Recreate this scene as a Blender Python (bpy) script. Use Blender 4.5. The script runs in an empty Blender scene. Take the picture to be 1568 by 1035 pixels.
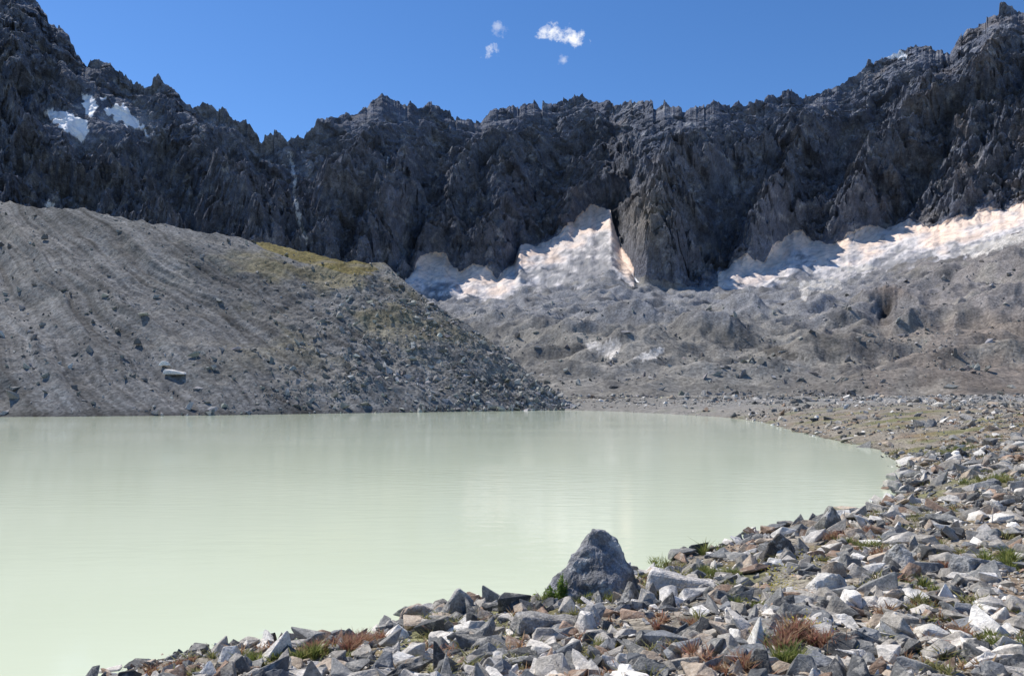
import bpy, bmesh, math, numpy as np
from mathutils import Vector
rng=np.random.default_rng(7)
scene=bpy.context.scene
F=1132.0; CX=784.0; HY=600.0; CH=4.0
# ---------------------------------------------------------------- noise
_p=rng.permutation(4096); _a=rng.uniform(0,2*np.pi,4096); _gx=np.cos(_a); _gy=np.sin(_a)
_r1=rng.uniform(-1,1,4096); _r2=rng.uniform(-1,1,4096); _r3=rng.uniform(-1,1,4096)
def perlin(x,y,seed=0):
    x=np.asarray(x,float)+seed*17.31; y=np.asarray(y,float)+seed*9.77
    xi=np.floor(x).astype(np.int64); yi=np.floor(y).astype(np.int64)
    xf=x-xi; yf=y-yi
    u=xf*xf*xf*(xf*(xf*6-15)+10); v=yf*yf*yf*(yf*(yf*6-15)+10)
    def g(ix,iy,fx,fy):
        h=_p[(_p[(ix+seed*131)&4095]+iy)&4095]
        return _gx[h]*fx+_gy[h]*fy
    a=g(xi,yi,xf,yf); b=g(xi+1,yi,xf-1,yf); c=g(xi,yi+1,xf,yf-1); d=g(xi+1,yi+1,xf-1,yf-1)
    return ((a+(b-a)*u)*(1-v)+(c+(d-c)*u)*v)*1.45
def fbm(x,y,o=4,seed=0,g=0.5):
    s=0;a=1;n=0
    for i in range(o):
        s=s+a*perlin(x,y,seed+i); n+=a; a*=g; x=x*2.03; y=y*2.03
    return s/n
def ridged(x,y,o=3,seed=0,g=0.5):
    s=0;a=1;n=0
    for i in range(o):
        s=s+a*(1-np.abs(perlin(x,y,seed+i))*2); n+=a; a*=g; x=x*2.07; y=y*2.07
    return s/n
def facet(x,y,seed=0,tilt=1.6):
    """voronoi cells, each a tilted flat plane: craggy rock facets"""
    xi=np.floor(x).astype(np.int64); yi=np.floor(y).astype(np.int64)
    best=np.full(x.shape,1e9); val=np.zeros(x.shape)
    for i in (-1,0,1):
        for j in (-1,0,1):
            h=_p[(_p[(xi+i+seed*131)&4095]+yi+j)&4095]
            dx=x-(xi+i+.5+.45*_r1[h]); dy=y-(yi+j+.5+.45*_r2[h]); d=dx*dx+dy*dy
            v=_r3[h]*.5+tilt*(_r2[_p[h]]*dx+_r1[_p[h]]*dy)
            m=d<best; best=np.where(m,d,best); val=np.where(m,v,val)
    return val
def sst(a,b,x):
    t=np.clip((x-a)/(b-a),0,1); return t*t*(3-2*t)
def tab(px,pts):
    p=np.array(pts,float); return np.interp(px,p[:,0],p[:,1])
def inpoly(x,y,poly):
    x=np.asarray(x);y=np.asarray(y); ins=np.zeros(x.shape,bool); n=len(poly)
    for i in range(n):
        x1,y1=poly[i]; x2,y2=poly[(i+1)%n]
        if y1==y2: continue
        c=((y1>y)!=(y2>y))&(x<(x2-x1)*(y-y1)/(y2-y1)+x1)
        ins^=c
    return ins
def sdpoly(x,y,poly):
    d=np.full(np.shape(x),1e9); n=len(poly)
    for i in range(n):
        x1,y1=poly[i]; x2,y2=poly[(i+1)%n]
        dx,dy=x2-x1,y2-y1; L=dx*dx+dy*dy+1e-9
        t=np.clip(((x-x1)*dx+(y-y1)*dy)/L,0,1)
        d=np.minimum(d,np.hypot(x-x1-t*dx,y-y1-t*dy))
    return np.where(inpoly(x,y,poly),-d,d)
def smooth1(a,n):
    k=np.hanning(n); k/=k.sum(); return np.convolve(np.pad(a,n//2,'edge'),k,'valid')
# ---------------------------------------------------------------- mesh helpers
def mesh_obj(name,V,Fc,mat,col=None,smooth=False):
    me=bpy.data.meshes.new(name)
    V=np.ascontiguousarray(V,dtype=np.float32); Fc=np.ascontiguousarray(Fc,dtype=np.int32)
    m,k=Fc.shape
    me.vertices.add(len(V)); me.vertices.foreach_set('co',V.ravel())
    me.loops.add(m*k); me.loops.foreach_set('vertex_index',Fc.ravel())
    me.polygons.add(m); me.polygons.foreach_set('loop_start',np.arange(0,m*k,k,dtype=np.int32))
    me.polygons.foreach_set('loop_total',np.full(m,k,dtype=np.int32))
    me.polygons.foreach_set('use_smooth',np.full(m,smooth))
    me.update(calc_edges=True)
    if col is not None:
        at=me.color_attributes.new('Col','FLOAT_COLOR','POINT')
        c=np.ones((len(V),4),np.float32); c[:,:3]=col
        at.data.foreach_set('color',c.ravel())
    me.validate()
    ob=bpy.data.objects.new(name,me); scene.collection.objects.link(ob)
    me.materials.append(mat); return ob
def grid_faces(nr,nc):
    i=np.arange((nr-1)*(nc-1)); r=i//(nc-1); c=i%(nc-1); a=r*nc+c
    return np.stack([a,a+1,a+nc+1,a+nc],1)
def sub(V,Fc,col,mask):
    f=Fc[mask]; u,inv=np.unique(f.ravel(),return_inverse=True)
    return V[u],inv.reshape(f.shape),col[u]
# ---------------------------------------------------------------- materials
def nd(nt,t,**k):
    n=nt.nodes.new(t)
    for a,b in k.items():
        if a in n.inputs.keys(): n.inputs[a].default_value=b
        else: setattr(n,a,b)
    return n
def mat_rock(name,scales=(1,),bump=0.5,bdist=0.1,rough=0.9,var=0.5,lichen=None,stretch=(1,1,1),spec=0.25,speck=None,sv=0.45):
    m=bpy.data.materials.new(name); m.use_nodes=True; nt=m.node_tree; L=nt.links
    bs=nt.nodes['Principled BSDF']; bs.inputs['Roughness'].default_value=rough
    bs.inputs['Specular IOR Level'].default_value=spec
    at=nd(nt,'ShaderNodeAttribute',attribute_name='Col')
    tc=nd(nt,'ShaderNodeTexCoord'); mp=nd(nt,'ShaderNodeMapping'); mp.inputs['Scale'].default_value=stretch
    L.new(tc.outputs['Object'],mp.inputs['Vector'])
    cur=at.outputs['Color']; hs=None
    for i,s in enumerate(scales):
        n=nd(nt,'ShaderNodeTexNoise'); n.inputs['Scale'].default_value=s; n.inputs['Detail'].default_value=7; n.inputs['Roughness'].default_value=0.68
        L.new(mp.outputs[0],n.inputs['Vector'])
        mr=nd(nt,'ShaderNodeMapRange'); mr.inputs['From Min'].default_value=0.3; mr.inputs['From Max'].default_value=0.7
        mr.inputs['To Min'].default_value=1-var; mr.inputs['To Max'].default_value=1+var*0.9; mr.clamp=False
        L.new(n.outputs['Fac'],mr.inputs['Value'])
        mx=nd(nt,'ShaderNodeMix',data_type='RGBA',blend_type='MULTIPLY'); mx.inputs['Factor'].default_value=1
        L.new(cur,mx.inputs['A']); L.new(mr.outputs[0],mx.inputs['B']); cur=mx.outputs['Result']
        if hs is None: hs=n.outputs['Fac']
        else:
            ad=nd(nt,'ShaderNodeMath',operation='MULTIPLY_ADD'); ad.inputs[1].default_value=scales[0]/s
            L.new(n.outputs['Fac'],ad.inputs[0]); L.new(hs,ad.inputs[2]); hs=ad.outputs[0]
    if speck:
        v=nd(nt,'ShaderNodeTexVoronoi'); v.inputs['Scale'].default_value=speck
        L.new(mp.outputs[0],v.inputs['Vector'])
        sx=nd(nt,'ShaderNodeSeparateColor'); L.new(v.outputs['Color'],sx.inputs[0])
        mr=nd(nt,'ShaderNodeMapRange'); mr.inputs['To Min'].default_value=1-sv; mr.inputs['To Max'].default_value=1+sv
        L.new(sx.outputs[0],mr.inputs['Value'])
        mx=nd(nt,'ShaderNodeMix',data_type='RGBA',blend_type='MULTIPLY'); mx.inputs['Factor'].default_value=1
        L.new(cur,mx.inputs['A']); L.new(mr.outputs[0],mx.inputs['B']); cur=mx.outputs['Result']
        ad=nd(nt,'ShaderNodeMath',operation='MULTIPLY_ADD'); ad.inputs[1].default_value=-scales[0]/speck*1.5
        L.new(v.outputs['Distance'],ad.inputs[0]); L.new(hs,ad.inputs[2]); hs=ad.outputs[0]
    if lichen:
        n=nd(nt,'ShaderNodeTexNoise'); n.inputs['Scale'].default_value=lichen[0]; n.inputs['Detail'].default_value=9;n.inputs['Roughness'].default_value=0.75
        L.new(tc.outputs['Object'],n.inputs['Vector'])
        mr=nd(nt,'ShaderNodeMapRange'); mr.inputs['From Min'].default_value=0.52; mr.inputs['From Max'].default_value=0.60; mr.inputs['To Max'].default_value=lichen[2]
        L.new(n.outputs['Fac'],mr.inputs['Value'])
        mx=nd(nt,'ShaderNodeMix',data_type='RGBA'); mx.inputs['B'].default_value=(*lichen[1],1)
        L.new(mr.outputs[0],mx.inputs['Factor']); L.new(cur,mx.inputs['A']); cur=mx.outputs['Result']
    L.new(cur,bs.inputs['Base Color'])
    bp=nd(nt,'ShaderNodeBump'); bp.inputs['Strength'].default_value=bump; bp.inputs['Distance'].default_value=bdist
    L.new(hs,bp.inputs['Height']); L.new(bp.outputs[0],bs.inputs['Normal'])
    return m
M_mtn=mat_rock('mountain_rock',(0.03,0.15,0.6),1.0,12,0.95,0.34,spec=0.15)
M_ice=mat_rock('dusty_ice',(0.02,0.15),0.8,4,0.7,0.14,spec=0.2)
M_snow=mat_rock('snow',(0.05,0.3),0.5,1.0,0.7,0.05,spec=0.2)
M_val=mat_rock('moraine_gravel',(0.05,0.5,2.5),0.9,1.2,0.95,0.24,speck=1.1,spec=0.15,sv=.3)
M_mor=mat_rock('moraine_scree',(0.08,0.7,3.0),0.9,0.8,0.95,0.22,speck=2.2,spec=0.15,sv=.35)
M_gnd=mat_rock('shore_gravel',(0.8,6,30),0.9,0.12,0.95,0.35,speck=16,spec=0.2)
M_rock=mat_rock('shore_stone',(1.5,9,40),0.8,0.12,0.8,0.36,lichen=(5,(0.54,0.50,0.43),0.5),spec=0.3)
M_bould=mat_rock('boulder_stone',(1.3,6,30),1.0,0.25,0.85,0.5,lichen=(2.2,(0.62,0.60,0.56),0.75),spec=0.3)
M_rub=mat_rock('rubble_stone',(0.6,4),0.7,0.2,0.9,0.3,spec=0.2)
def mat_plant(name):
    m=bpy.data.materials.new(name); m.use_nodes=True; nt=m.node_tree; bs=nt.nodes['Principled BSDF']
    at=nd(nt,'ShaderNodeAttribute',attribute_name='Col')
    n=nd(nt,'ShaderNodeTexNoise'); n.inputs['Scale'].default_value=8
    mx=nd(nt,'ShaderNodeMix',data_type='RGBA',blend_type='MULTIPLY'); mx.inputs['Factor'].default_value=0.4
    nt.links.new(at.outputs['Color'],mx.inputs['A']); nt.links.new(n.outputs['Fac'],mx.inputs['B'])
    nt.links.new(mx.outputs['Result'],bs.inputs['Base Color']); bs.inputs['Roughness'].default_value=0.7
    tr=nd(nt,'ShaderNodeBsdfTranslucent'); nt.links.new(mx.outputs['Result'],tr.inputs['Color'])
    ms=nd(nt,'ShaderNodeMixShader'); ms.inputs[0].default_value=0.45
    nt.links.new(bs.outputs[0],ms.inputs[1]); nt.links.new(tr.outputs[0],ms.inputs[2])
    nt.links.new(ms.outputs[0],nt.nodes['Material Output'].inputs['Surface']); return m
M_pl=mat_plant('plant_leaf')
# ---------------------------------------------------------------- lake outline (world metres)
def W(px,py):
    d=CH*F/(py-HY); return ((px-CX)/F*d,d)
near=[W(*p) for p in [(175,1035),(225,1012),(300,996),(430,988),(500,981),(560,976),(605,954),(650,940),(720,920),(790,925),(850,917),(900,895),(985,872),(1060,852),(1130,828),(1200,808),(1280,792),(1350,771),(1383,742),(1380,712),(1340,687),(1290,676),(1250,668),(1200,655),(1170,646),(1100,638),(1000,632.5),(930,629.5),(860,628),(700,630),(500,633),(300,636),(0,638),(-300,641),(-700,646)]]
lake_poly=[(-600,-80),(-45,-80),(-24,-6),(-15,2.5),(-9,7.2)]+near+[(-600,70)]
def land(x,y):
    sd=sdpoly(x,y,lake_poly)
    r=np.hypot(x,y)
    sdj=sd+fbm(x/2.3,y/2.3,3,3)*0.55*sst(0,10,r)*(1+r/60)
    up=2.5*(1-np.exp(-np.maximum(sdj,0)*0.25/2.5))
    dn=np.maximum(sdj*0.35,-3)
    return np.where(sdj>0,up,dn),sdj
VT=[0,.18,.37,.59,.8,1.0]
VP=[300,700,850,1000,1200,1400,1568,1900]
VY=np.array([[612,612,612,611,609,607,603,600],
 [592,592,588,583,592,590,580,570],
 [565,565,548,540,560,548,528,505],
 [525,525,512,505,520,485,450,420],
 [485,485,478,477,478,440,398,360],
 [452,452,440,440,434,410,372,320]],float)
P_foot=[(-900,430),(500,430),(620,440),(670,464),(740,470),(800,458),(860,454),(900,448),(940,440),(970,447),(1020,454),(1080,450),(1180,448),(1280,444),(1350,432),(1420,412),(1500,398),(1568,374),(2400,250)]
P_base=[(-900,425),(500,425),(600,430),(622,430),(640,402),(680,392),(703,424),(730,410),(760,427),(788,402),(796,368),(840,370),(880,346),(905,320),(935,320),(952,385),(975,432),(1020,443),(1080,440),(1122,402),(1170,408),(1215,356),(1280,378),(1330,352),(1390,335),(1440,350),(1480,338),(1568,312),(2400,200)]
P_crest=[(-900,-420),(-300,-260),(0,-70),(40,-25),(60,0),(75,30),(90,42),(105,55),(118,82),(130,95),(150,88),(165,97),(185,110),(215,120),(245,112),(265,132),(295,162),(320,155),(350,164),(375,183),(400,207),(415,196),(430,200),(440,212),(460,198),(495,178),(515,180),(540,172),(585,150),(610,160),(640,161),(660,155),(690,168),(715,173),(735,190),(760,163),(790,166),(815,153),(850,159),(885,143),(920,156),(960,153),(1010,162),(1055,172),(1090,160),(1140,156),(1180,147),(1215,140),(1245,146),(1285,136),(1310,112),(1330,97),(1350,92),(1380,72),(1400,68),(1440,78),(1455,82),(1480,50),(1510,26),(1535,8),(1550,4),(1568,12),(1620,-30),(2400,-300)]
def Df_of(px): return tab(px,[(-900,600),(0,700),(500,930),(1000,950),(1400,900),(1568,820),(2400,600)])
def valley_z(px,D):
    Df=Df_of(px); t=np.clip(np.log(np.maximum(D,1)/195)/np.log(Df/195),0,1)
    cols=[np.interp(px,VP,VY[i]) for i in range(5)]+[tab(px,P_foot)]
    e=[(HY-c)/F for c in cols]
    out=e[0].copy()
    for i in range(5):
        w=np.clip((t-VT[i])/(VT[i+1]-VT[i]),0,1); w=w*0.6+w*w*(3-2*w)*0.4
        out=out+(e[i+1]-e[i])*w
    return CH+out*D
MOUNDS=[(1190,262,13,8,9),(1330,335,34,14,13),(1480,400,48,16,13),(985,330,22,9,9),(850,300,15,10,8),(1100,420,30,14,13),(1420,235,26,9,5),(1375,540,26,16,18),(900,235,10,8,5),(1050,260,14,8,5),(930,520,40,18,14),(1180,600,50,20,18),(1560,620,60,25,16),(760,560,30,18,14),(1270,470,26,12,12),(1020,240,12,6,3),(1500,290,24,9,8),(880,420,22,10,8)]
def hummock(x,y,D):
    a=sst(150,300,D); ff=1-.5*sst(350,700,D)
    n=(ridged(x/75+.2*y/75,y/60,2,11)-.45)*12+((ridged(x/30,y/30,2,15)-.4)*6.0+fbm(x/10,y/13,3,21)*2.4)*ff+fbm(x/2.5,y/3,3,31)*0.5*ff*ff
    out=a*n*np.clip(D/430,0.22,1.3)
    wx=fbm(x/25,y/25,3,35)*9; wy=fbm(x/25+9,y/25,3,38)*7
    for (p,d0,sx,sy,h) in MOUNDS:
        x0=(p-CX)/F*d0; r2=((x+wx-x0)/sx)**2+((y+wy-d0)/sy)**2
        out=out+h*np.exp(-r2*.6)
    return out
def ground_z(x,y):
    D=np.maximum(y,1.0); px=CX+F*x/D
    z,sd=land(x,y)
    v=np.maximum(valley_z(px,np.maximum(D,195)),1.0)
    w=sst(115,195,D)*sst(0,22,sd)
    z=z+w*(v-2.5)+(hummock(x,y,D)*w if np.max(D)>100 else 0)
    z=z+fbm(x/1.3,y/1.3,4,5)*0.10*sst(-0.5,1,sd)+fbm(x/9,y/9,3,8)*0.35*sst(2,12,sd)
    return z,sd
# ---------------------------------------------------------------- shore ground (near)
def shore_col(x,y,sd):
    g=np.array([0.25,0.22,0.175]); n=fbm(x/1.7,y/1.7,4,41)[...,None]; n2=fbm(x/5,y/5,4,44)[...,None]
    c=g*(1+0.4*n)
    gr=sst(0.0,0.3,n2); c=c*(1-gr*0.75)+gr*0.75*np.array([0.17,0.17,0.065])
    rd=sst(0.04,0.35,fbm(x/3+9,y/3,3,47))[...,None]; c=c*(1-rd*0.5)+rd*0.5*np.array([0.25,0.16,0.095])
    wet=(1-sst(0.0,0.5,sd))[...,None]; c=c*(1-0.55*wet)
    far=sst(70,170,y)[...,None]; c=c*(1-far)+far*np.array([0.22,0.208,0.185])*(1+0.3*n)
    gp=np.exp(-((x-85)/50)**2-((y-135)/30)**2)[...,None]*.7; c=c*(1-gp)+gp*np.array([.3,.3,.3])
    return c
ys=np.concatenate([np.linspace(-30,2,25)[:-1],2*np.exp(np.linspace(0,np.log(208/2),520))])
us=np.concatenate([np.linspace(-2.2,-0.85,60)[:-1],np.linspace(-0.85,0.85,620),np.linspace(0.85,2.2,60)[1:]])
Y,U=np.meshgrid(ys,us,indexing='ij'); X=U*(np.maximum(Y,0)*0.93+6)
Z,SD=ground_z(X,Y); Z=Z-0.6*sst(190,207,Y)
V=np.stack([X,Y,Z],-1).reshape(-1,3); C=shore_col(X,Y,SD).reshape(-1,3)
mesh_obj('shore_ground',V,grid_faces(*X.shape),M_gnd,C,True)
# ---------------------------------------------------------------- valley + glacier + mountains
pxs=np.concatenate([np.linspace(-900,-40,110)[:-1],np.linspace(-40,1610,1350),np.linspace(1610,2400,110)[1:]])
NC=len(pxs); u=(pxs-CX)/F
Df=Df_of(pxs); pf=smooth1(tab(pxs,P_foot),25); pb=np.minimum(smooth1(tab(pxs,P_base),7)+perlin(pxs/14,pxs*0,3)*3,pf-3)
jag=(ridged(pxs/34,pxs*0+.5,2,61,0.6)-.4)*10+facet(pxs/13,pxs*0+.5,3,2.0)*4.0+facet(pxs/5,pxs*0+.5,5,2.)*1.6
pc0=smooth1(tab(pxs,P_crest),27); pcj=tab(pxs,P_crest)-jag
ef=(HY-pf)/F; eb=(HY-pb)/F; ec=(HY-pc0)/F; ej=(HY-pcj)/F
Db=np.maximum(smooth1(Df+(pf-pb)*3.2+8,61),Df+8)
SL=np.interp(pxs,[-900,0,300,700,1300,1568,2400],[1.5,1.3,1.12,1.05,1.1,1.2,1.45])
NV,NG,NM,NB=360,90,430,8
tv=np.linspace(0,1,NV)[:,None]
Dv=195*np.exp(tv*np.log(Df/195)[None,:])
Xv=u[None,:]*Dv
Zv,_=ground_z(Xv,Dv)
tg=(np.arange(1,NG+1)/NG)[:,None]
Dg=Df*(1-tg)+Db*tg; eg=ef*(1-tg)+eb*tg
Zg=CH+eg*Dg
tm=(np.arange(1,NM+1)/NM)[:,None]
ebs=(HY-smooth1(pb,41))/F
em=(ebs+(eb-ebs)*(1-tm)**5)*(1-tm)+(ec+(ej-ec)*tm**9)*tm
Dc0=Db*(SL-eb)/(SL-ec); Dc=smooth1(smooth1(Dc0,241),121)
fr_=(1/(SL-(eb*(1-tm)+ec*tm))-1/(SL-eb))/(1/(SL-ec)-1/(SL-eb))
Dm=Db+(Dc-Db)*fr_; Zm=CH+em*Dm
tb=(np.arange(1,NB+1)/NB)[:,None]
Dbk=Dm[-1]+tb*500; Zbk=Zm[-1]-tb*450
D=np.vstack([Dv,Dg,Dm,Dbk]); Z=np.vstack([Zv,Zg,Zm,Zbk]); NR=D.shape[0]
S=np.repeat((u*1300)[None,:],NR,0); E=(Z-CH)/D
PX=np.repeat(pxs[None,:],NR,0)
SG=u[None,:]*Dg; DG=Dg
Z[NV:NV+NG]+=hummock(SG,DG,DG)*((1-tg)**1.5)+(fbm(SG/45,DG/45,4,25)*8+ridged(SG/22+DG/60,DG/25,2,27)*2.5)*np.sin(np.pi*tg)
rs=NV+NG
s=S[rs-25:]; h=Z[rs-25:]; e=E[rs-25:]; pxm=PX[rs-25:]
k=np.interp(pxm,[-200,100,400,700,1568],[0.9,0.75,0.25,-0.4,-0.55])
wx=fbm(s/80,h/80,4,71)*58; wy=fbm(s/80+5,h/80,4,75)*58
sk=s+k*h+wx; hk=h+wy; k2=s-1.1*h+wy; k3=s+1.3*h+wx
d=100*(ridged(sk/180,hk/380,2,81,.4)-0.55)+34*(ridged(k2/90,hk/120,2,85)-0.5)+26*(ridged(k3/66,hk/70,2,87)-.5)+11*(ridged(k2/32,hk/28,3,89)-.5)+7*fbm(s/18,h/14,3,92)
dbig=d.copy()
d+=16*facet(k3/44,hk/34,7,1.2)+9*facet(k2/20,hk/15,8,1.2)+4.5*facet(sk/9,hk/7,9,1.2)+2.0*facet(s/4,h/3.2,10,1.2)
st=(h+0.35*s+fbm(s/70,h/70,4,97)*45)/26; sm=sst(-.3,.15,fbm(s/90,h/60,3,98))
d+=sm*15*((st%1)-.5)
py=HY-F*e
for line,w,a in [([(1095,165),(1050,240),(1015,330),(985,440)],85,125),([(585,150),(530,290),(500,400)],60,85),([(660,155),(610,280),(560,400)],40,55),([(815,150),(775,280),(745,430)],60,85),([(760,165),(690,300),(660,400)],40,65),
                 ([(885,145),(925,230),(900,330)],45,70),([(1440,85),(1380,220),(1300,350)],65,100),([(1540,5),(1490,160),(1470,330)],70,100),([(1215,145),(1215,250),(1180,400)],50,75),
                 ([(245,110),(330,270),(400,380)],60,85),([(110,80),(190,260),(260,370)],60,70),([(1290,130),(1230,230),(1140,395)],35,60),([(330,155),(420,300),(440,400)],35,50)]:
    L=np.array(line,float); cx=np.interp(py,L[:,1],L[:,0]); cx=cx+fbm(s/50,h/50,4,int(a))*36
    dd=(pxm-cx); f=np.clip(1-np.abs(dd)/w,0,1)
    f*=sst(L[0,1]-10,L[0,1]+60,py)
    d+=a*f; dbig+=a*f
rr=np.arange(len(s))
env=(sst(0,1,np.clip(rr/75.,0,1))[:,None]*np.ones((1,NC)))
tmm=np.clip((rr-25)/NM,0,1)[:,None]
topf=sst(0.6,1.0,tmm)
dz=(d-25)
dz=np.where(dz>0,dz*(1-.93*topf),dz*(1-.5*topf))
damp=np.exp(-(((pxm-145)/95)**2+((py-180)/45)**2)**2); dz=dz*(1-.82*damp)
dz=dz*env*(1-0.6*sst(0.97,1.0,tmm))*np.where(rr<25+NM,1,.3)[:,None]
dt=dz*.58
e_=E[rs-25:]
D[rs-25:]-=dt; Z[rs-25:]+=dz*.5-dt*e_*.9
X=u[None,:]*D
PY=HY-F*(Z-CH)/D
inV=(np.arange(NR)<NV+20)[:,None]
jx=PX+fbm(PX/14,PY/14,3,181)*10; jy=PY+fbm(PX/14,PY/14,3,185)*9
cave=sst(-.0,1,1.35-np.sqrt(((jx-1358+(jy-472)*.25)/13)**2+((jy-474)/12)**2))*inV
Z-=cave*4
lip=np.exp(-((jx-1362)/30)**2-((jy-454)/12)**2)*inV; Z+=lip*6
# ------------------ colour
n1=fbm(S/60,Z/60,4,111)[...,None]; n2=fbm(S/14+3,Z/14,4,115)[...,None]; n3=fbm(X/30,D/45,4,119)[...,None]
ridx=np.arange(NR)[:,None]*np.ones((1,NC))
mt=np.array([0.155,0.170,0.212])*(1+0.4*n1+0.35*n2)  # grey rock; its blue tint is aerial haze put into the base colour
brown=sst(0.15,0.5,n1+0.3*sst(1150,1450,PX)[...,None]-.1)*0.5; mt=mt*(1-brown)+brown*np.array([0.25,0.215,0.19])
bf=np.exp(-((PX-985)/38)**2-((PY-335)/50)**2)[...,None]*.7; mt=mt*(1-bf)+bf*np.array([.34,.30,.245])
gul=np.zeros(PX.shape); gul[rs-25:]=sst(5,-38,dbig+8*perlin(s/20,h/12,133))
gul=gul*sst(-.45,.25,fbm(S/30,Z/30,4,136))
mt=mt*(1-gul[...,None]*.75)+gul[...,None]*.75*np.array([.33,.345,.385])*(1+.3*n2)
pale=sst(0.12,0.38,fbm(S/24,Z/15,5,130,.6))[...,None]*0.65; mt=mt*(1-pale)+pale*np.array([0.39,0.395,0.41])
vc=np.array([0.20,0.19,0.172])*(1+0.6*n3)
rb=sst(1150,1500,PX+fbm(S/40,D/60,3,133)*150)[...,None]*0.7; vc=vc*(1-rb)+rb*np.array([0.215,0.175,0.145])*(1+.4*n3)
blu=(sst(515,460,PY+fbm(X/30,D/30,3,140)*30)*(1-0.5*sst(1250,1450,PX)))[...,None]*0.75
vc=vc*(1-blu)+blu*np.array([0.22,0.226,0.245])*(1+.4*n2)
cr=sst(.12,.35,fbm(X/40+7,D/25,4,143))[...,None]*.45; vc=vc*(1-cr)+cr*np.array([.32,.295,.25])
dkp=sst(.05,.35,fbm(X/22+3,D/30+4,4,147))[...,None]*.6; vc=vc*(1-dkp)+dkp*np.array([.10,.096,.092])
gt=np.clip((ridx-NV)/NG,0,1)
pbs=smooth1(pb,25)[None,:]; below=PY-pbs
w1=fbm(PX/38+PY/60,PY/18,4,151); w2=fbm((PX+PY)/9,PY/7,3,155)
noice=(1-sst(612,628,PX))+np.exp(-((PX-1035)/70)**4)
pink=np.array([0.82,0.65,0.53]); white=np.array([0.66,0.62,0.60]); dirty=np.array([0.23,0.23,0.24])
pk=sst(44,8,below+w1*50)[...,None]
dr=sst(0.1,.6,(below-24)/80+w1*.85+w2*.6)[...,None]*.92
icec=pink*pk+white*(1-pk); icec=icec*(1-dr)+dirty*dr
ln=np.abs(((PY*1.0+0.35*PX+fbm(PX/50,PY/25,3,163)*22)/7.5)%1-.5)*2; icec=icec*(0.70+0.32*sst(.0,.3,ln))[...,None]
icec=icec*(1+0.2*n2)
isgl=(gt>0)&(ridx<NV+NG+2)
gm=isgl&(gt+0.4*fbm(PX/26+PY/30,PY/11,3,170)>0.12)&(noice<0.5)
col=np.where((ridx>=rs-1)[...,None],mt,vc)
col=np.where(gm[...,None],icec,col)
snow=np.zeros(PX.shape,bool)
jx=PX+perlin(PX/8,PY/8,181)*5; jy=PY+perlin(PX/8,PY/8,185)*5
for poly in [[(68,172),(90,168),(112,176),(136,190),(132,218),(110,208),(85,190)],[(126,142),(148,150),(150,165),(138,182),(128,165)],[(158,168),(190,158),(205,178),(235,212),(205,198),(175,182)],[(152,150),(166,148),(160,156)],
             [(1350,86),(1366,76),(1388,82),(1384,92)],[(943,405),(950,405),(985,436),(975,438)],[(60,312),(85,308),(80,320)]]:
    snow|=inpoly(jx,jy,poly)
wfl=np.zeros(PX.shape,bool); jx2=PX+fbm(PX/10,PY/10,3,191)*5
for poly in [[(441,232),(446,232),(454,275),(455,305),(463,345),(474,372),(470,374),(458,345),(449,308),(449,276)],[(591,240),(594,240),(593,262)]]: wfl|=inpoly(jx2,PY,poly)
wfl&=(perlin(PX/6,PY/9,193)>-.35)&(ridx>=rs)
snow&=(ridx>=rs-20)&(ridx<rs+NM)
ice2=np.zeros(PX.shape,bool)
for poly in [[(893,528),(915,520),(925,526),(945,517),(950,530),(938,552),(922,543),(903,536)],[(972,546),(1000,534),(1022,531),(1008,549),(985,555)],[(1222,432),(1285,425),(1290,440),(1240,448),(1232,460)],[(1283,410),(1345,407),(1340,415),(1290,415)],[(1470,382),(1568,355),(1568,368),(1500,392),(1472,392)]]:
    ice2|=inpoly(jx,jy,poly)
ice2&=(ridx<rs)
col=np.where(snow[...,None],np.array([0.92,0.92,0.93]),col)
col=np.where(wfl[...,None],np.array([0.72,0.73,0.75]),col)
col=np.where(ice2[...,None],np.array([0.50,0.47,0.43])*(1+0.6*n2),col)
dk=cave[...,None]; col=col*(1-0.88*np.clip(dk,0,1))  # shade inside the cave hollow, painted into the vertex colours
lb=lip[...,None]*0.7; col=col*(1-lb)+lb*np.array([0.17,0.125,0.095])
dark_scarp=inpoly(jx,jy,[(1158,535),(1180,527),(1205,535),(1240,552),(1190,548)])&(ridx<NV)
col=np.where(dark_scarp[...,None],col*0.5,col)  # halves the colour over the scarp of the mound
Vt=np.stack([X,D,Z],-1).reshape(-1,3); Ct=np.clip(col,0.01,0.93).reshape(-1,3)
FA=grid_faces(NR,NC); fr=FA[:,0]//NC; gmf=(gm).reshape(-1)[FA[:,0]]; snf=snow.reshape(-1)[FA].all(1)
isM=fr>=rs-1; isG=gmf&~isM; isV=~isM&~isG; isS=isM&snf; isM=isM&~snf
for nm,mk,mt_,sm_ in (('mountain_range',isM,M_mtn,False),('snow_field',isS,M_snow,True),('glacier',isG,M_ice,True),('valley_ground',isV,M_val,True)):
    v,f,c=sub(Vt,FA,Ct,mk); mesh_obj(nm,v,f,mt_,c,sm_)
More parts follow.
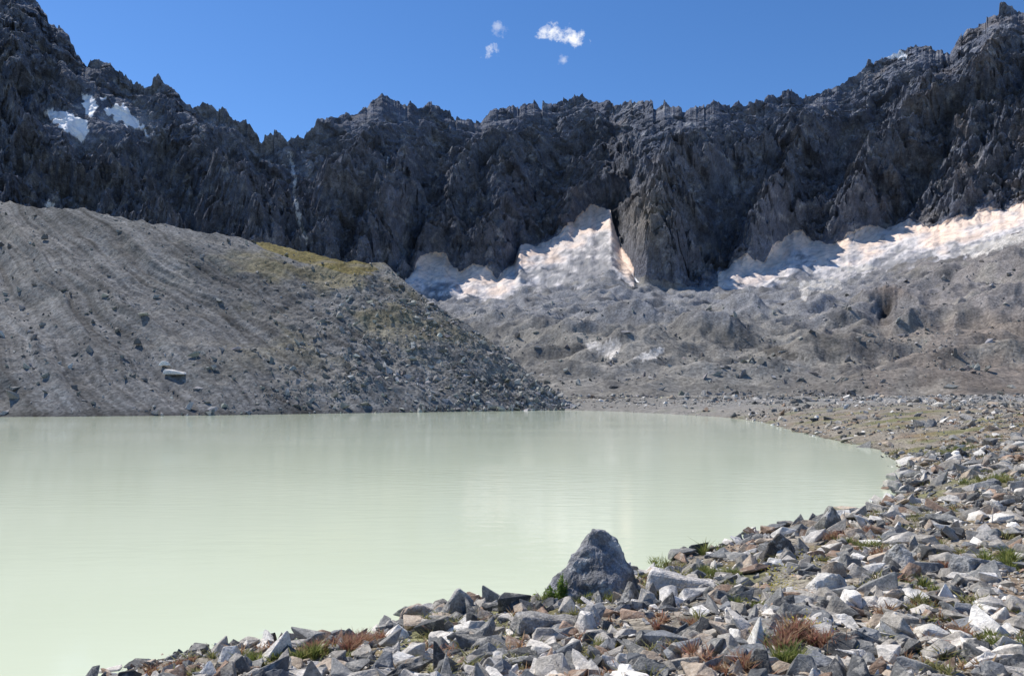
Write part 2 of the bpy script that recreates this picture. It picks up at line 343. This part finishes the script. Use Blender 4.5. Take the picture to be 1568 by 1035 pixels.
# ---------------------------------------------------------------- left moraine
pm=np.concatenate([np.linspace(-700,-30,90)[:-1],np.linspace(-30,895,1000)]); um=(pm-CX)/F
pbm=tab(pm,[(-700,646),(-300,641),(0,638),(300,636),(500,633),(700,630),(850,628),(895,627.6)])
pcm=tab(pm,[(-700,270),(-100,296),(0,306),(60,318),(130,322),(200,338),(300,354),(400,368),(470,384),(530,400),(585,399),(600,412),(625,434),(660,462),(720,500),(760,530),(800,565),(840,598),(870,620),(895,628)])-fbm(pm/18,pm*0,4,201)*5
Dbm=CH*F/(pbm-HY); ecm=(HY-pcm)/F; sl=0.62+0.04*np.sin(pm/90)
Dcm=(sl*Dbm+CH)/(sl-ecm); Zcm=CH+ecm*Dcm
NF,NK=330,60
t=np.linspace(0,1,NF)[:,None]; D1=(Dbm-4)+(Dcm-Dbm+4)*t
prof=0.86*t+0.14*t*t
Z1=-1.6+(Zcm+1.6)*prof
t2=(np.arange(1,NK+1)/NK)[:,None]; D2=Dcm+t2*110; Z2=Zcm-(Zcm+3)*(t2**1.25)
Dm2=np.vstack([D1,D2]); Zm2=np.vstack([Z1,Z2]); Xm2=um[None,:]*Dm2
hh=Zm2; q=Xm2+hh*1.7+fbm(Xm2/20,hh/10,2,209)*3
inner=np.clip(np.minimum((Dm2-Dbm+4)/12,1),0,1)*np.clip(Zcm/14,0.05,1)
rill=fbm(q/2.8,hh/30,4,211)*1.0+fbm(q/9,hh/45,3,215)*2.6
lump=fbm(Xm2/13,Dm2/13,4,221)*2.2+fbm(Xm2/2.2,Dm2/2.2,3,225)*0.5
big=ridged(q/45,hh/60,2,231)*2.5
lf=sst(560,300,pm)[None,:]
crf=1-0.65*sst(0.85,1,np.vstack([t*np.ones_like(D1),np.ones_like(D2)]))
Zm2=Zm2+(rill*lf+lump*(0.5+0.8*(1-lf))+big-1)*inner*crf
pyv=HY-F*(Zm2-CH)/Dm2; PM=np.repeat(pm[None,:],NF+NK,0)
na=fbm(q/7,hh/30,4,241)[...,None]; nb=fbm(Xm2/20,hh/9,4,245)[...,None]; nc=fbm(q/1.5,hh/22,3,249)[...,None]; nf=fbm(Xm2/5,hh/4,4,253)[...,None]
cm=np.array([0.15,0.148,0.145])*(1+0.65*na+0.8*nc+.3*nf)
gs=(sst(260,480,PM+nb[...,0]*160)*sst(640,470,pyv+nb[...,0]*60))
gs=gs[...,None]*sst(-0.15,0.35,nb+na*0.5)*0.75
cm=cm*(1-gs)+gs*np.array([0.18,0.155,0.085])*(1+.5*nf)
crest=inpoly(PM+na[...,0]*30,pyv+na[...,0]*14,[(380,366),(440,372),(500,388),(560,398),(575,412),(540,420),(470,405),(410,384)])[...,None]
cm=np.where(crest,np.array([0.185,0.150,0.058])*(1+0.6*na+.4*nf),cm)
lt=sst(.1,.4,fbm(Xm2/16+4,hh/5,4,257))[...,None]*.4; cm=cm*(1-lt)+lt*np.array([.25,.235,.21])
wet=(1-sst(0.2,1.4,Zm2))[...,None]; cm=cm*(1-0.45*wet)
Vm=np.stack([Xm2,Dm2,Zm2],-1).reshape(-1,3)
mesh_obj('moraine_hill',Vm,grid_faces(NF+NK,len(pm)),M_mor,np.clip(cm,0.01,.8).reshape(-1,3),True)
# ---------------------------------------------------------------- rocks
def hull_rock(seed,npts,flat=0.6,bev=0.0,subd=0,disp=0.0,pts=None):
    r=np.random.default_rng(seed); bm=bmesh.new()
    if pts is None:
        P=r.normal(size=(npts,3)); P/=np.linalg.norm(P,axis=1)[:,None]
        P=P**3*0.35+P*0.75; P*=r.uniform(0.7,1.15,(npts,1)); P*=[1,r.uniform(.5,.85),flat*r.uniform(.6,1.2)]
    else: P=pts
    for p in P: bm.verts.new(p)
    bmesh.ops.convex_hull(bm,input=bm.verts)
    bmesh.ops.delete(bm,geom=[v for v in bm.verts if not v.link_faces],context='VERTS')
    if bev:
        bmesh.ops.dissolve_limit(bm,angle_limit=math.radians(14),verts=bm.verts,edges=bm.edges)
        bmesh.ops.bevel(bm,geom=list(bm.edges),offset=bev,segments=1,affect='EDGES',profile=0.5)
    bmesh.ops.triangulate(bm,faces=bm.faces)
    for _ in range(subd):
        bmesh.ops.subdivide_edges(bm,edges=bm.edges,cuts=1,use_grid_fill=True)
        bmesh.ops.triangulate(bm,faces=bm.faces)
    bm.normal_update()
    if disp:
        from mathutils import noise
        for v in bm.verts:
            q=v.co*2.2+Vector((seed,0,0))
            n=noise.fractal(q,0.8,2.1,5)+0.5*abs(noise.noise(v.co*5))
            v.co+=v.normal*disp*n
    bmesh.ops.triangulate(bm,faces=bm.faces)
    bm.verts.ensure_lookup_table()
    V=np.array([v.co[:] for v in bm.verts]); Fc=np.array([[v.index for v in f.verts] for f in bm.faces]); bm.free()
    return V,Fc
def scatter(name,pos,size,variants,mat,colf,sink=0.25,seed=1,tilt=0.5):
    r=np.random.default_rng(seed); n=len(pos)
    rz=r.uniform(0,2*np.pi,n); tx=r.normal(size=n)*tilt; ty=r.normal(size=n)*tilt
    cz,sz=np.cos(rz),np.sin(rz); cx,sx=np.cos(tx),np.sin(tx); cy,sy=np.cos(ty),np.sin(ty); o=np.zeros(n); i1=np.ones(n)
    Rz=np.stack([cz,-sz,o,sz,cz,o,o,o,i1],1).reshape(n,3,3); Rx=np.stack([i1,o,o,o,cx,-sx,o,sx,cx],1).reshape(n,3,3); Ry=np.stack([cy,o,sy,o,i1,o,-sy,o,cy],1).reshape(n,3,3)
    R=Rz@Rx@Ry; sc=size[:,None]*r.uniform(0.6,1.4,(n,3)); cols=colf(r,n)
    which=r.integers(0,len(variants),n); VV=[];FF=[];CC=[];off=0
    for k,(v,f) in enumerate(variants):
        idx=np.where(which==k)[0]
        if not len(idx): continue
        vs=v[None]*sc[idx][:,None,:]; vs=np.einsum('nij,nkj->nki',R[idx],vs)+pos[idx][:,None,:]
        vs[...,2]+=(size[idx]*(0.5-sink)*0.6)[:,None]
        nv=len(v); VV.append(vs.reshape(-1,3)); FF.append((f[None]+(np.arange(len(idx))*nv)[:,None,None]+off).reshape(-1,3))
        CC.append(np.repeat(cols[idx],nv,0)); off+=nv*len(idx)
    return mesh_obj(name,np.vstack(VV),np.vstack(FF),mat,np.vstack(CC),False)
HI=[hull_rock(100+i,[10,12,16,11][i%4],[.5,.65,.35,.75][i%4],0.03,1,0.05) for i in range(16)]
MD=[hull_rock(200+i,11,[.4,.6,.8][i%3],0.03) for i in range(10)]
LO=[hull_rock(300+i,9,[.6,.8][i%2]) for i in range(8)]
def shore_cols(r,n):
    pal=np.array([[.39,.355,.305],[.24,.235,.22],[.64,.59,.52],[.10,.10,.098],[.48,.385,.29],[.30,.205,.145],[.80,.755,.68],[.185,.19,.195]])
    w=np.array([.21,.18,.16,.15,.09,.06,.10,.11]); c=pal[r.choice(len(pal),n,p=w/w.sum())]
    return c*r.uniform(0.7,1.2,(n,1))
def grey_cols(r,n):
    b=r.uniform(0.10,0.38,(n,1))**1.0; return b*np.array([1,0.97,0.91])*r.uniform(.95,1.05,(n,3))
def gen(n,d0,d1,u0,u1,seed):
    r=np.random.default_rng(seed); d=d0*np.exp(r.uniform(0,1,n)*np.log(d1/d0)); uu=r.uniform(u0,u1,n)
    return uu*(d+0.5),d,r
x,y,r=gen(80000,5,34,-.9,1.0,5); z,sd=ground_z(x,y)
keep=(sd>-0.15)&(r.uniform(size=len(x))<np.where(sd>0.0,1,0.4)*(0.25+0.75*sst(-0.3,0.2,fbm(x/2.2,y/2.2,3,300)+0.05)))
x,y,z=x[keep],y[keep],z[keep]; r=np.random.default_rng(55)
size=np.clip(0.022*r.pareto(1.4,len(x))+0.016,0,0.28)*(0.7+y/26)
hm=size>0.075
scatter('shore_rocks',np.stack([x,y,z],1)[hm],size[hm],HI,M_rock,shore_cols,0.35,3,.38)
scatter('shore_pebbles',np.stack([x,y,z],1)[~hm],size[~hm],MD,M_rock,shore_cols,0.2,4,.5)
x,y,r=gen(46000,30,200,-.1,1.0,6); z,sd=ground_z(x,y); keep=(sd>-0.4); x,y,z=x[keep],y[keep],z[keep]
keep=r.uniform(size=len(x))<(0.12+0.88*sst(-0.2,0.35,fbm(x/14,y/14,3,305)+0.5*sst(60,30,y))); x,y,z=x[keep],y[keep],z[keep]
size=np.clip(0.08*r.pareto(2.2,len(x))+0.06,0,0.55)*(0.8+y/110)
scatter('bank_stones',np.stack([x,y,z],1),size,MD,M_rock,lambda r,n:shore_cols(r,n)*.9,0.3,8,.45)
r=np.random.default_rng(21)
sel=r.integers(0,NF*len(pm),46000); pt=Vm[sel]; pp=PM.reshape(-1)[sel]; py_=pyv.reshape(-1)[sel]
dens=0.14+0.9*sst(350,680,pp+ (py_-500)*1.3); dens*=0.3+0.7*sst(-.2,.3,fbm(pt[:,0]/9,pt[:,1]/9,3,310))
kp=(r.uniform(size=len(sel))<dens)&(pt[:,2]>-0.2); pt=pt[kp]
size=np.clip(0.14*r.pareto(1.8,len(pt))+0.10,0,1.2)
scatter('moraine_boulders',pt,size,LO,M_rub,lambda r,n:grey_cols(r,n)*1.15,0.3,9,.5)
sel=r.integers(0,NV*NC,90000); pt=Vt[sel]; pp=PX.reshape(-1)[sel]
kp=(pp>600)&(pp<1640)&(pt[:,1]<700)&(pt[:,2]>0.3)&(r.uniform(size=len(sel))<0.08+0.92*sst(-.05,.4,fbm(pt[:,0]/25,pt[:,1]/30,3,320))); pt=pt[kp]
size=np.clip(0.14*r.pareto(1.8,len(pt))+0.10,0,1.5)*(0.6+pt[:,1]/330)
scatter('valley_rubble',pt,size,LO,M_rub,grey_cols,0.3,10,.5)
def gz(x,y): z,_=ground_z(np.array([x]),np.array([y])); return float(z[0])
def one(name,px,D,w,pts,colr,seed,zoff=0,rot=0,subd=3,disp=0.06,z=None,mat=None):
    v,f=hull_rock(seed,0,1,0.03,subd,disp,pts=np.array(pts,float)); x=(px-CX)/F*D
    c,s_=math.cos(rot),math.sin(rot); v=v*w; v=np.stack([v[:,0]*c-v[:,1]*s_,v[:,0]*s_+v[:,1]*c,v[:,2]],1)
    zz=gz(x,D) if z is None else z
    v+= [x,D,zz+zoff]
    return mesh_obj(name,v,f,mat or M_bould,np.tile(np.array(colr),(len(v),1)),False)
BP=[(-.60,-.1,-.1),(-.54,.25,-.1),(-.34,-.42,-.1),(.34,-.42,-.1),(.58,-.05,-.1),(.45,.32,-.1),(0,.5,-.1),(-.48,-.1,.24),(-.20,-.2,.56),(.02,-.06,.84),(.0,.10,.80),(.20,-.02,.77),(.34,-.08,.56),(.50,-.08,.22),(.4,.2,.4),(-.25,.3,.4),(.08,-.36,.34),(-.26,-.36,.16)]
one('boulder',908,13.4,1.55,BP,(.24,.24,.25),51,-0.05,0,4,.07)
SLB=[(-.6,-.2,0),(.6,-.2,0),(.6,.2,0),(-.6,.2,0),(-.55,-.16,.28),(.1,-.2,.2),(.55,-.12,.08),(.5,.18,.1),(-.5,.2,.3)]
one('pale_slab_rock',1050,12.6,1.1,SLB,(.62,.57,.51),52,0.03,-.15,3,.04)
RD=[(-.5,-.2,0),(-.4,.3,0),(.45,-.25,0),(.5,.25,0),(-.42,-.1,.3),(-.15,-.2,.42),(.2,-.15,.42),(.45,0,.28),(0,.3,.4)]
one('tan_rock',640,12.6,.62,RD,(.55,.43,.33),53,0,0,3,.05)
one('white_rock',1268,10.8,.66,RD,(.76,.71,.63),54,0.03,.3,3,.05)
TR=[(-.45,-.2,0),(.5,-.2,0),(.4,.3,0),(-.4,.3,0),(-.25,-.1,.5),(.0,-.1,.72),(.1,.1,.7),(.45,0,.4)]
one('dark_rock',1190,14.6,.75,TR,(.12,.11,.10),55,0,0,3,.04)
one('dark_rock',965,12.2,.5,TR,(.15,.145,.135),56,0,1,3,.04)
one('slab_rock',840,10.2,.85,SLB,(.33,.31,.28),57,.02,.35,3,.04)
one('slab_rock',1500,11.5,.9,SLB,(.27,.265,.26),58,.03,.5,3,.05)
one('angular_rock',700,12.3,.7,TR,(.33,.31,.28),59,-.02,.6,3,.04)
one('angular_rock',1380,12.5,.6,TR,(.36,.35,.33),60,0,2.2,3,.04)
one('angular_rock',1270,19,.9,TR,(.27,.26,.23),62,0,.5,3,.04)
def on_moraine(px,py):
    i=np.argmin(((PM-px)**2+(pyv-py)**2)[:NF].reshape(-1)); return Vm[i]
for nm,px,py,w,P,c in [('moraine_boulder',268,574,3.6,SLB,(.7,.67,.63)),('moraine_boulder',252,562,2.0,RD,(.8,.76,.7)),('moraine_boulder',210,528,1.7,TR,(.12,.115,.11)),('moraine_boulder',68,368,1.9,TR,(.15,.145,.14))]:
    p=on_moraine(px,py); one(nm,px,p[1]-0.5,w,P,c,int(px),0.15,-.2,2,.04,z=p[2],mat=M_rub)
# ---------------------------------------------------------------- plants
def blades(name,spots,seed,colA,colB,wid=0.006,lean=0.45):
    r=np.random.default_rng(seed); VV=[];CC=[]
    for (x,y,rad,h,n) in spots:
        nk=max(3,int(rad*16)); ca=r.uniform(0,2*np.pi,nk); cr_=rad*np.sqrt(r.uniform(size=nk)); kx=x+cr_*np.cos(ca); ky=y+cr_*np.sin(ca)
        kh=r.uniform(.4,1.05,nk); w_=r.integers(0,nk,n); a=r.uniform(0,2*np.pi,n); q=np.abs(r.normal(size=n))*rad*.13
        bx=kx[w_]+q*np.cos(a); by=ky[w_]+q*np.sin(a)
        z,_=ground_z(bx,by); bz=z-0.02; hh=h*r.uniform(0.45,1.15,n)*kh[w_]; t=r.uniform(0,2*np.pi,n); w=wid*r.uniform(.6,1.5,n)
        lx=r.normal(size=n)*lean*hh; ly=r.normal(size=n)*lean*hh
        dx,dy=np.cos(t)*w,np.sin(t)*w
        p0=np.stack([bx-dx,by-dy,bz],1);p1=np.stack([bx+dx,by+dy,bz],1)
        p2=np.stack([bx+dx*1.1+lx*.35,by+dy*1.1+ly*.35,bz+hh*.6],1);p3=np.stack([bx-dx*1.1+lx*.35,by-dy*1.1+ly*.35,bz+hh*.6],1)
        p4=np.stack([bx+lx,by+ly,bz+hh],1); p5=p4+np.stack([dx*.3,dy*.3,0*dx],1)
        VV.append(np.stack([p0,p1,p2,p3],1).reshape(-1,3)); VV.append(np.stack([p3,p2,p5,p4],1).reshape(-1,3))
        m=r.uniform(size=(n,1)); c=(np.array(colA)*(1-m)+np.array(colB)*m)*r.uniform(.7,1.25,(n,1)); CC.append(np.repeat(c,4,0))
        CC.append(np.repeat(c*1.15,4,0))
    V=np.vstack(VV); return mesh_obj(name,V,np.arange(len(V)).reshape(-1,4),M_pl,np.vstack(CC),False)
def leaves(name,spots,seed,colA,colB,ls=0.02):
    r=np.random.default_rng(seed); VV=[];CC=[]
    for (x,y,rad,h,n) in spots:
        P=r.normal(size=(n,3)); P/=np.linalg.norm(P,axis=1)[:,None]; P*=r.uniform(.3,1,(n,1))**.5; P[:,2]=np.abs(P[:,2])
        b=np.stack([x+P[:,0]*rad,y+P[:,1]*rad,gz(x,y)+P[:,2]*h*(0.7+.5*perlin(P[:,0]*3,P[:,1]*3,5))],1)
        a=r.normal(size=(n,3)); a/=np.linalg.norm(a,axis=1)[:,None]; c=np.cross(a,r.normal(size=(n,3))); c/=np.linalg.norm(c,axis=1)[:,None]
        s_=ls*r.uniform(.6,1.4,(n,1)); q=np.stack([b-a*s_*1.6,b-c*s_*.6,b+a*s_*1.6,b+c*s_*.6],1); VV.append(q.reshape(-1,3))
        m=r.uniform(size=(n,1)); CC.append(np.repeat(np.array(colA)*(1-m)+np.array(colB)*m,4,0))
    V=np.vstack(VV); return mesh_obj(name,V,np.arange(len(V)).reshape(-1,4),M_pl,np.vstack(CC),False)
def sp(px,py,rad,h,n):
    D=CH*F/(py-HY)
    for _ in range(12):
        D=(CH-gz((px-CX)/F*D,D))*F/(py-HY)
    return ((px-CX)/F*D,D,rad*1.15,h*1.25,int(n*1.5))
blades('red_alpine_grass',[sp(505,1000,.38,.25,600),sp(560,988,.25,.18,250),sp(460,1003,.25,.16,200),sp(1220,990,.38,.22,600),sp(1270,985,.3,.18,300),sp(1095,1020,.3,.2,400),sp(1300,822,.5,.22,500),sp(1480,870,.35,.2,400),sp(270,1022,.22,.14,200),sp(1440,735,.9,.2,300),sp(1040,960,.25,.15,200)],11,(.40,.16,.13),(.50,.36,.2))
blades('green_grass_tufts',[sp(480,1008,.4,.18,400),sp(400,1012,.3,.14,250),sp(1010,865,.5,.2,300),sp(1105,882,.45,.18,500),sp(1090,850,.3,.3,120),sp(920,922,.35,.16,250),sp(820,932,.25,.2,180),sp(1200,1000,.35,.2,450),sp(1550,872,.35,.25,600),sp(1460,692,1.3,.25,600),sp(1520,738,.9,.25,500),sp(1310,835,.5,.18,300),sp(1400,900,.3,.16,300),sp(1150,925,.3,.16,300),sp(1250,640,4,.35,700),sp(1200,632,4,.35,500),sp(1530,990,.3,.2,400)],12,(.15,.21,.045),(.38,.37,.12))
def shrub_spot(px,D,rad,h,n): return ((px-CX)/F*D,D,rad,h,n)
leaves('green_shrub',[shrub_spot(843,12.75,.15,.42,1100),shrub_spot(861,12.9,.12,.62,800),shrub_spot(818,12.7,.10,.26,300)],13,(.13,.23,.04),(.30,.40,.08),.02)
leaves('yellow_flowers',[sp(1195,905,.35,.2,60),sp(1165,930,.35,.16,40),sp(1235,965,.3,.2,40),sp(1205,880,.4,.2,50),sp(1240,860,.4,.2,35)],14,(.8,.65,.05),(.85,.75,.1),.013)
x,y,r=gen(1500,6,60,-.6,.95,31); z,sd=ground_z(x,y); kk=(sd>0.4)&(fbm(x/3,y/3,3,340)>-0.04)
sr=[(a,b,.15+.009*b,.13+.003*b,60) for a,b in zip(x[kk],y[kk])]
blades('low_alpine_plants',[q_ for i,q_ in enumerate(sr) if i%3],15,(.20,.22,.07),(.38,.34,.14),.008,.8)
blades('reddish_alpine_plants',sr[::3],16,(.42,.19,.13),(.42,.30,.15),.008,.8)
# ---------------------------------------------------------------- lake
me=bpy.data.meshes.new('lake_water'); me.from_pydata([(-650,-90,0),(160,-90,0),(160,215,0),(-650,215,0)],[],[(0,1,2,3)])
lw=bpy.data.objects.new('lake_water',me); scene.collection.objects.link(lw)
m=bpy.data.materials.new('milky_water'); m.use_nodes=True; nt=m.node_tree; L=nt.links; bs=nt.nodes['Principled BSDF']
tc=nd(nt,'ShaderNodeTexCoord'); mp=nd(nt,'ShaderNodeMapping'); mp.inputs['Scale'].default_value=(.35,1,1); L.new(tc.outputs['Object'],mp.inputs[0])
n=nd(nt,'ShaderNodeTexNoise'); n.inputs['Scale'].default_value=.06; n.inputs['Detail'].default_value=3; L.new(mp.outputs[0],n.inputs['Vector'])
cr=nd(nt,'ShaderNodeMix',data_type='RGBA'); cr.inputs['A'].default_value=(.60,.66,.48,1); cr.inputs['B'].default_value=(.76,.81,.62,1)
L.new(n.outputs['Fac'],cr.inputs['Factor']); L.new(cr.outputs['Result'],bs.inputs['Base Color'])
bs.inputs['Roughness'].default_value=.07; bs.inputs['IOR'].default_value=1.33
w1=nd(nt,'ShaderNodeTexNoise'); w1.inputs['Scale'].default_value=2.2; w1.inputs['Detail'].default_value=5; L.new(mp.outputs[0],w1.inputs['Vector'])
wp=nd(nt,'ShaderNodeTexNoise'); wp.inputs['Scale'].default_value=.05; L.new(mp.outputs[0],wp.inputs['Vector'])
wm=nd(nt,'ShaderNodeMapRange'); wm.inputs['From Min'].default_value=.4; wm.inputs['From Max'].default_value=.6; wm.inputs['To Min'].default_value=.08; wm.inputs['To Max'].default_value=.45; L.new(wp.outputs['Fac'],wm.inputs['Value'])
bp=nd(nt,'ShaderNodeBump'); bp.inputs['Distance'].default_value=.05; L.new(wm.outputs[0],bp.inputs['Strength'])
L.new(w1.outputs['Fac'],bp.inputs['Height']); L.new(bp.outputs[0],bs.inputs['Normal']); me.materials.append(m)
# ---------------------------------------------------------------- light
az=math.radians(-52); el=math.radians(54)
S_=Vector((math.sin(az)*math.cos(el),math.cos(az)*math.cos(el),math.sin(el)))
sl_=bpy.data.lights.new('sun','SUN'); sl_.energy=5.0; sl_.angle=math.radians(.5); sl_.color=(1,.95,.87)
so=bpy.data.objects.new('sun',sl_); so.rotation_euler=S_.to_track_quat('Z','Y').to_euler(); scene.collection.objects.link(so)
wd=bpy.data.worlds.new('World'); scene.world=wd; wd.use_nodes=True; nt=wd.node_tree; L=nt.links; bg=nt.nodes['Background']
sky=nd(nt,'ShaderNodeTexSky',sky_type='NISHITA'); sky.sun_disc=False; sky.sun_elevation=el; sky.sun_rotation=az; sky.altitude=2400; sky.air_density=1.0; sky.dust_density=0.3; sky.ozone_density=1.5
tc=nd(nt,'ShaderNodeTexCoord'); sx=nd(nt,'ShaderNodeSeparateXYZ'); L.new(tc.outputs['Generated'],sx.inputs[0])
def mth(op,a,b=None,c=None):
    n=nd(nt,'ShaderNodeMath',operation=op)
    for i,v in enumerate((a,b,c)):
        if v is None: continue
        if isinstance(v,(int,float)): n.inputs[i].default_value=v
        else: L.new(v,n.inputs[i])
    return n.outputs[0]
ymx=mth('MAXIMUM',sx.outputs[1],0.01); gu=mth('DIVIDE',sx.outputs[0],ymx); gv=mth('DIVIDE',sx.outputs[2],ymx)
cb=nd(nt,'ShaderNodeCombineXYZ'); L.new(gu,cb.inputs[0]); L.new(gv,cb.inputs[1])
cn=nd(nt,'ShaderNodeTexNoise'); cn.inputs['Scale'].default_value=55; cn.inputs['Detail'].default_value=8; cn.inputs['Roughness'].default_value=.68; L.new(cb.outputs[0],cn.inputs['Vector'])
tot=None
for (px,py,rx,ry,a) in [(848,50,30,16,1.0),(880,61,28,16,1.0),(752,78,20,12,.7),(765,44,13,16,.4),(864,92,10,9,.4)]:
    dx=mth('DIVIDE',mth('SUBTRACT',gu,(px-CX)/F),rx/F); dy=mth('DIVIDE',mth('SUBTRACT',gv,(HY-py)/F),ry/F)
    d2=mth('SQRT',mth('ADD',mth('MULTIPLY',dx,dx),mth('MULTIPLY',dy,dy)))
    f=mth('SUBTRACT',mth('MULTIPLY',cn.outputs['Fac'],3.2),mth('ADD',mth('MULTIPLY',d2,.95),.85))
    f=mth('MULTIPLY',mth('MINIMUM',mth('MAXIMUM',mth('MULTIPLY',f,1.2),0),1),a)
    tot=f if tot is None else mth('MAXIMUM',tot,f)
hsv=nd(nt,'ShaderNodeHueSaturation'); hsv.inputs['Saturation'].default_value=1.25; hsv.inputs['Value'].default_value=1.12; hsv.inputs['Hue'].default_value=.505; L.new(sky.outputs[0],hsv.inputs['Color'])
mx=nd(nt,'ShaderNodeMix',data_type='RGBA'); mx.inputs['B'].default_value=(7.5,7.6,7.8,1); L.new(tot,mx.inputs['Factor']); L.new(hsv.outputs[0],mx.inputs['A'])
L.new(mx.outputs['Result'],bg.inputs['Color']); bg.inputs['Strength'].default_value=.145
# ---------------------------------------------------------------- camera
cam=bpy.data.cameras.new('camera'); cam.sensor_width=36; cam.lens=36*F/1568; cam.shift_y=(HY-517.5)/1568; cam.clip_end=6000; cam.clip_start=.1
co=bpy.data.objects.new('camera',cam); co.location=(0,0,CH); co.rotation_euler=(math.radians(90),0,0); scene.collection.objects.link(co); scene.camera=co
scene.view_settings.view_transform='Standard'; scene.view_settings.look='None'; scene.view_settings.exposure=0
